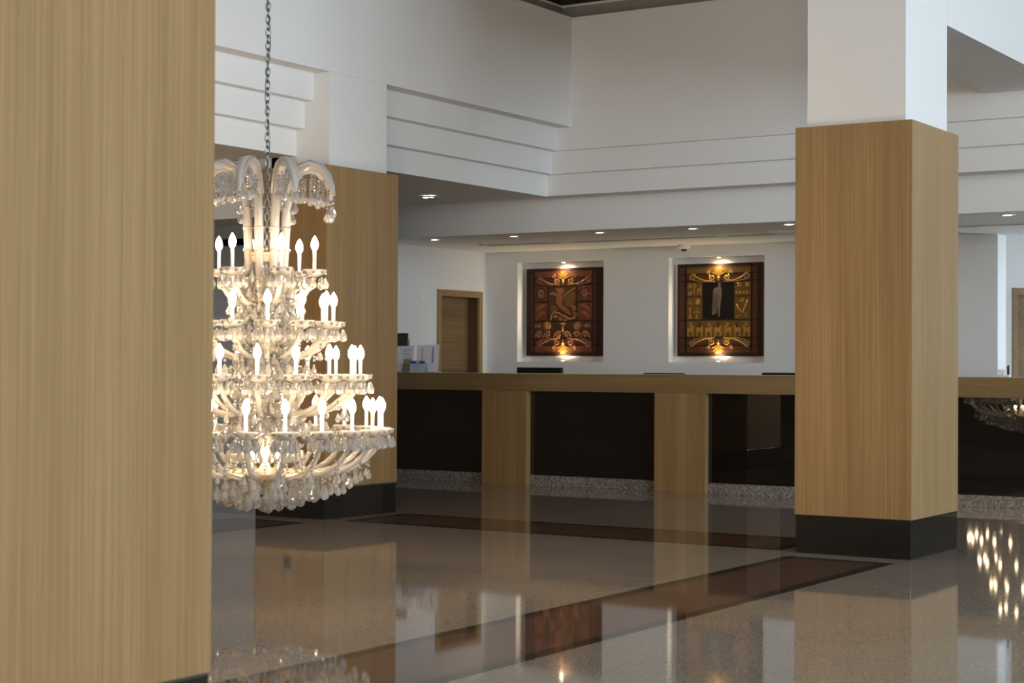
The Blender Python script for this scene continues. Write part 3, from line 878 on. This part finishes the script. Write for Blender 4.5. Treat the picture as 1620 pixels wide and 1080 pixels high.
# crystals: positions first, the biggest visible ones become parts of their own
DROPS, BEADS = [], []      # (local point of the top, size), bead centres
def string(p, nb, size, br=.0085):
    p = Vector(p); size *= 1.18; br *= 1.2
    for i in range(nb):
        BEADS.append((p.copy(), br)); p = p - Vector((0, 0, br*2.1))
    DROPS.append((p, size))
rnd = random.Random(3)
# basket under the lower ring
for R, n, y, nb, sz in ((72, 20, 762, 2, .070), (58, 15, 766, 2, .075), (42, 10, 768, 2, .080), (24, 6, 770, 2, .082), (6, 2, 774, 2, .075)):
    for k in range(n):
        a = 2*PI*(k+rnd.random()*.5)/n; string(L(R, y, a), max(0, nb+rnd.choice((-1, 0, 0, 0))), sz*rnd.uniform(.8, 1.12))
# strings under the lowest row of arms
for (n, ph, R, yb, ys, yp, path) in rows[3:4]:
    for k in range(n):
        a = az(ph+360*k/n)
        for x, y, nb, sz in ((84, 756, 2, .072), (104, 752, 2, .070), (124, 747, 3, .058), (144, 737, 2, .062), (163, 724, 3, .05)):
            string(L(x, y, a + rnd.uniform(-.05, .05)), nb, sz*rnd.uniform(.85, 1.1))
for (n, ph, R, yb, ys, yp, path), xs in ((rows[2], ((60, 660, 2, .06), (95, 654, 2, .06), (128, 634, 3, .05))), (rows[1], ((45, 572, 2, .06), (75, 564, 2, .055), (96, 545, 2, .045))), (rows[0], ((32, 490, 1, .05), (60, 472, 2, .045)))):
    for k in range(n):
        a = az(ph+360*k/n)
        for x, y, nb, sz in xs: string(L(x, y, a + rnd.uniform(-.06, .06)), nb, sz*rnd.uniform(.85, 1.1))
# round the rim of every drip pan
for R, yp, a in PANS:
    c = L(R, yp, a)
    for k in range(7):
        b = a + 2*PI*k/7 + .3
        string(c + Vector((.064*math.cos(b), .064*math.sin(b), .004)), 1, .062, .010)
# under the fronds
for a in FA:
    for x, y, nb, sz in ((52, 290, 3, .045), (62, 284, 4, .05), (78, 280, 5, .055), (92, 288, 4, .055), (104, 304, 5, .055), (111, 318, 2, .062)):
        for da in (-.10, .10) if x < 100 else (0.,): string(L(x, y, a+da), nb, sz*rnd.uniform(.9, 1.1), .0075)
# ropes of beads swagged between the tiers and down the body
def rope(p, q, sag, n, br=.008):
    p, q = Vector(p), Vector(q)
    for i in range(n+1):
        t = i/n; v = p.lerp(q, t); v.z -= sag*4*t*(1-t); BEADS.append((v, br))
for (n, ph, R, yb, ys, yp, path), (r2, y2) in ((rows[0], (30, 418)), (rows[1], (30, 480)), (rows[2], (26, 562)), (rows[3], (27, 656))):
    for k in range(n):
        a = az(ph+360*k/n); rope(L(r2, y2, a), L(R-4, yp-2, a), .05, 16 if R > 100 else 12)
        a2 = az(ph+360*(k+1)/n); rope(L(R, yp+2, a), L(R, yp+2, a2), .04, 10, .007)
for y0, y1, r0, r1, n in ((420, 478, 30, 36, 14), (480, 560, 34, 44, 16), (560, 655, 34, 52, 18), (656, 755, 34, 68, 22)):
    for k in range(n):
        a = 2*PI*k/n; rope(L(r0, y0, a), L(r1, y1, a), 0, int((y1-y0)/5.2), .0105)
    for k in range(n):
        a = 2*PI*(k+.5)/n
        string(L(r1+4, y1-6, a), 1, .06); string(L((r0+r1)/2+7, (y0+y1)/2, a), 1, .06); string(L(r0+10, y0+4, a+.1), 1, .06)

def drop_mesh(bm, p, s):
    """faceted pear drop hanging from p"""
    w = s*.31
    lathe(bm, [(0, 0), (w*.28, -s*.10), (w*.55, -s*.32), (w*.98, -s*.62), (w*.85, -s*.84), (w*.4, -s*.96), (0, -s)], 8, p, False)
def bead_mesh(bm, p, r):
    lathe(bm, [(0, r), (r*.8, r*.55), (r, 0), (r*.8, -r*.55), (0, -r)], 6, p, False)
CAMDIR = Vector((math.cos(TOCAM), math.sin(TOCAM), 0)); RIGHT = Vector((-CAMDIR.y, CAMDIR.x, 0))
def rank(d):
    p, s = d
    rr = p.xy.length
    front = p.xy.dot(CAMDIR.xy)
    hid = p.xy.dot(RIGHT.xy) < -.27          # cut off by the near pillar
    low = p.z < .26                          # the lower fringe is what shows clear of the body
    return (0 if hid else 1)*(s + (.05 if low else 0) + (.03 if p.z > 1.75 else 0) + .02*front/(rr+.01))
order = sorted(range(len(DROPS)), key=lambda i: -rank(DROPS[i]))
big = set(order[:100])
meshes = {}
bm = bmesh.new()
for i, (p, s) in enumerate(DROPS):
    if i in big: continue
    drop_mesh(bm, p, s)
obj('small_crystal_drops', bm, CRYS, ch, local=True, kind='stuff')
bm = bmesh.new(); drop_mesh(bm, Vector((0, 0, 0)), .07)
d0 = None
for i in sorted(big):
    p, s = DROPS[i]
    if d0 is None:
        d0 = obj('crystal_drop', bm, CRYS, ch, local=True); o = d0
    else:
        o = d0.copy(); C.objects.link(o); o.parent = ch
    o.location = p; o.scale = (s/.07,)*3; o.rotation_euler = (0, 0, rnd.random()*PI)
bm = bmesh.new()
for p, r in BEADS: bead_mesh(bm, p, r)
obj('bead_strings', bm, CRYS, ch, local=True, kind='stuff')

# ------------------------------------------------------------------ daylight
w = bpy.data.worlds.new('sky'); bpy.context.scene.world = w; w.use_nodes = True
bg = w.node_tree.nodes['Background']
bg.inputs['Color'].default_value = (.70, .86, 1., 1); bg.inputs['Strength'].default_value = 15.5
def portal(y0, y1, z0, z1):
    l = bpy.data.lights.new('window_portal', 'AREA'); l.shape = 'RECTANGLE'; l.size = z1-z0; l.size_y = y1-y0
    l.cycles.is_portal = True
    o = bpy.data.objects.new('window_portal', l); C.objects.link(o)
    o.location = (XWIN+.05, (y0+y1)/2, (z0+z1)/2); o.rotation_euler = (0, PI/2, 0)   # -Z axis towards the room
for a, b in wins: portal(a, b, WZ0, WZ1)
for a, b in rear:  # daylight through the added rear openings
    l = bpy.data.lights.new('window_portal', 'AREA'); l.shape = 'RECTANGLE'; l.size = b-a; l.size_y = RW1-RW0; l.cycles.is_portal = True
    o = bpy.data.objects.new('window_portal', l); C.objects.link(o); o.location = ((a+b)/2, YREAR-.05, (RW0+RW1)/2); o.rotation_euler = (PI/2, 0, 0)

for p, e in (((3.2, -6.2, 3.3), 700.), ):  # added warm fill lamp behind the camera, no fitting stands there
    l = bpy.data.lights.new('lobby_chandelier_light', 'POINT'); l.energy = e; l.color = (1., .88, .74); l.shadow_soft_size = .6
    o = bpy.data.objects.new('lobby_chandelier_light', l); C.objects.link(o); o.location = p

# ------------------------------------------------------------------ camera
r = Vector((0.840278845, 0.54213, 0.00486))
yaw, pitch, roll = -5.72780609e-01, 1.34642271e-02, 4.85920240e-03
fw = Vector((math.sin(yaw), math.cos(yaw), 0)); right = Vector((math.cos(yaw), -math.sin(yaw), 0)); up = Vector((0, 0, 1))
f2 = fw*math.cos(pitch) + up*math.sin(pitch); u2 = up*math.cos(pitch) - fw*math.sin(pitch)
r3 = right*math.cos(roll) + u2*math.sin(roll); u3 = u2*math.cos(roll) - right*math.sin(roll)
cam = bpy.data.cameras.new('camera'); co = bpy.data.objects.new('camera', cam); C.objects.link(co)
M = Matrix((( r3.x, u3.x, -f2.x, 0), (r3.y, u3.y, -f2.y, 0), (r3.z, u3.z, -f2.z, 1.25), (0, 0, 0, 1)))
co.matrix_world = M
cam.sensor_width = 36; cam.lens = 2729.9*36/1620; cam.clip_end = 100
cam.dof.use_dof = True; cam.dof.focus_distance = 12.0; cam.dof.aperture_fstop = 4.0
sc = bpy.context.scene; sc.camera = co
sc.view_settings.view_transform = 'Standard'; sc.view_settings.look = 'None'; sc.view_settings.gamma = 1
sc.view_settings.use_curve_mapping = False
sc.view_settings.exposure = 0.
sc.cycles.max_bounces = 12; sc.cycles.diffuse_bounces = 6; sc.cycles.glossy_bounces = 6; sc.cycles.transmission_bounces = 8
sc.cycles.sample_clamp_indirect = 8.; sc.cycles.caustics_refractive = False; sc.cycles.caustics_reflective = False
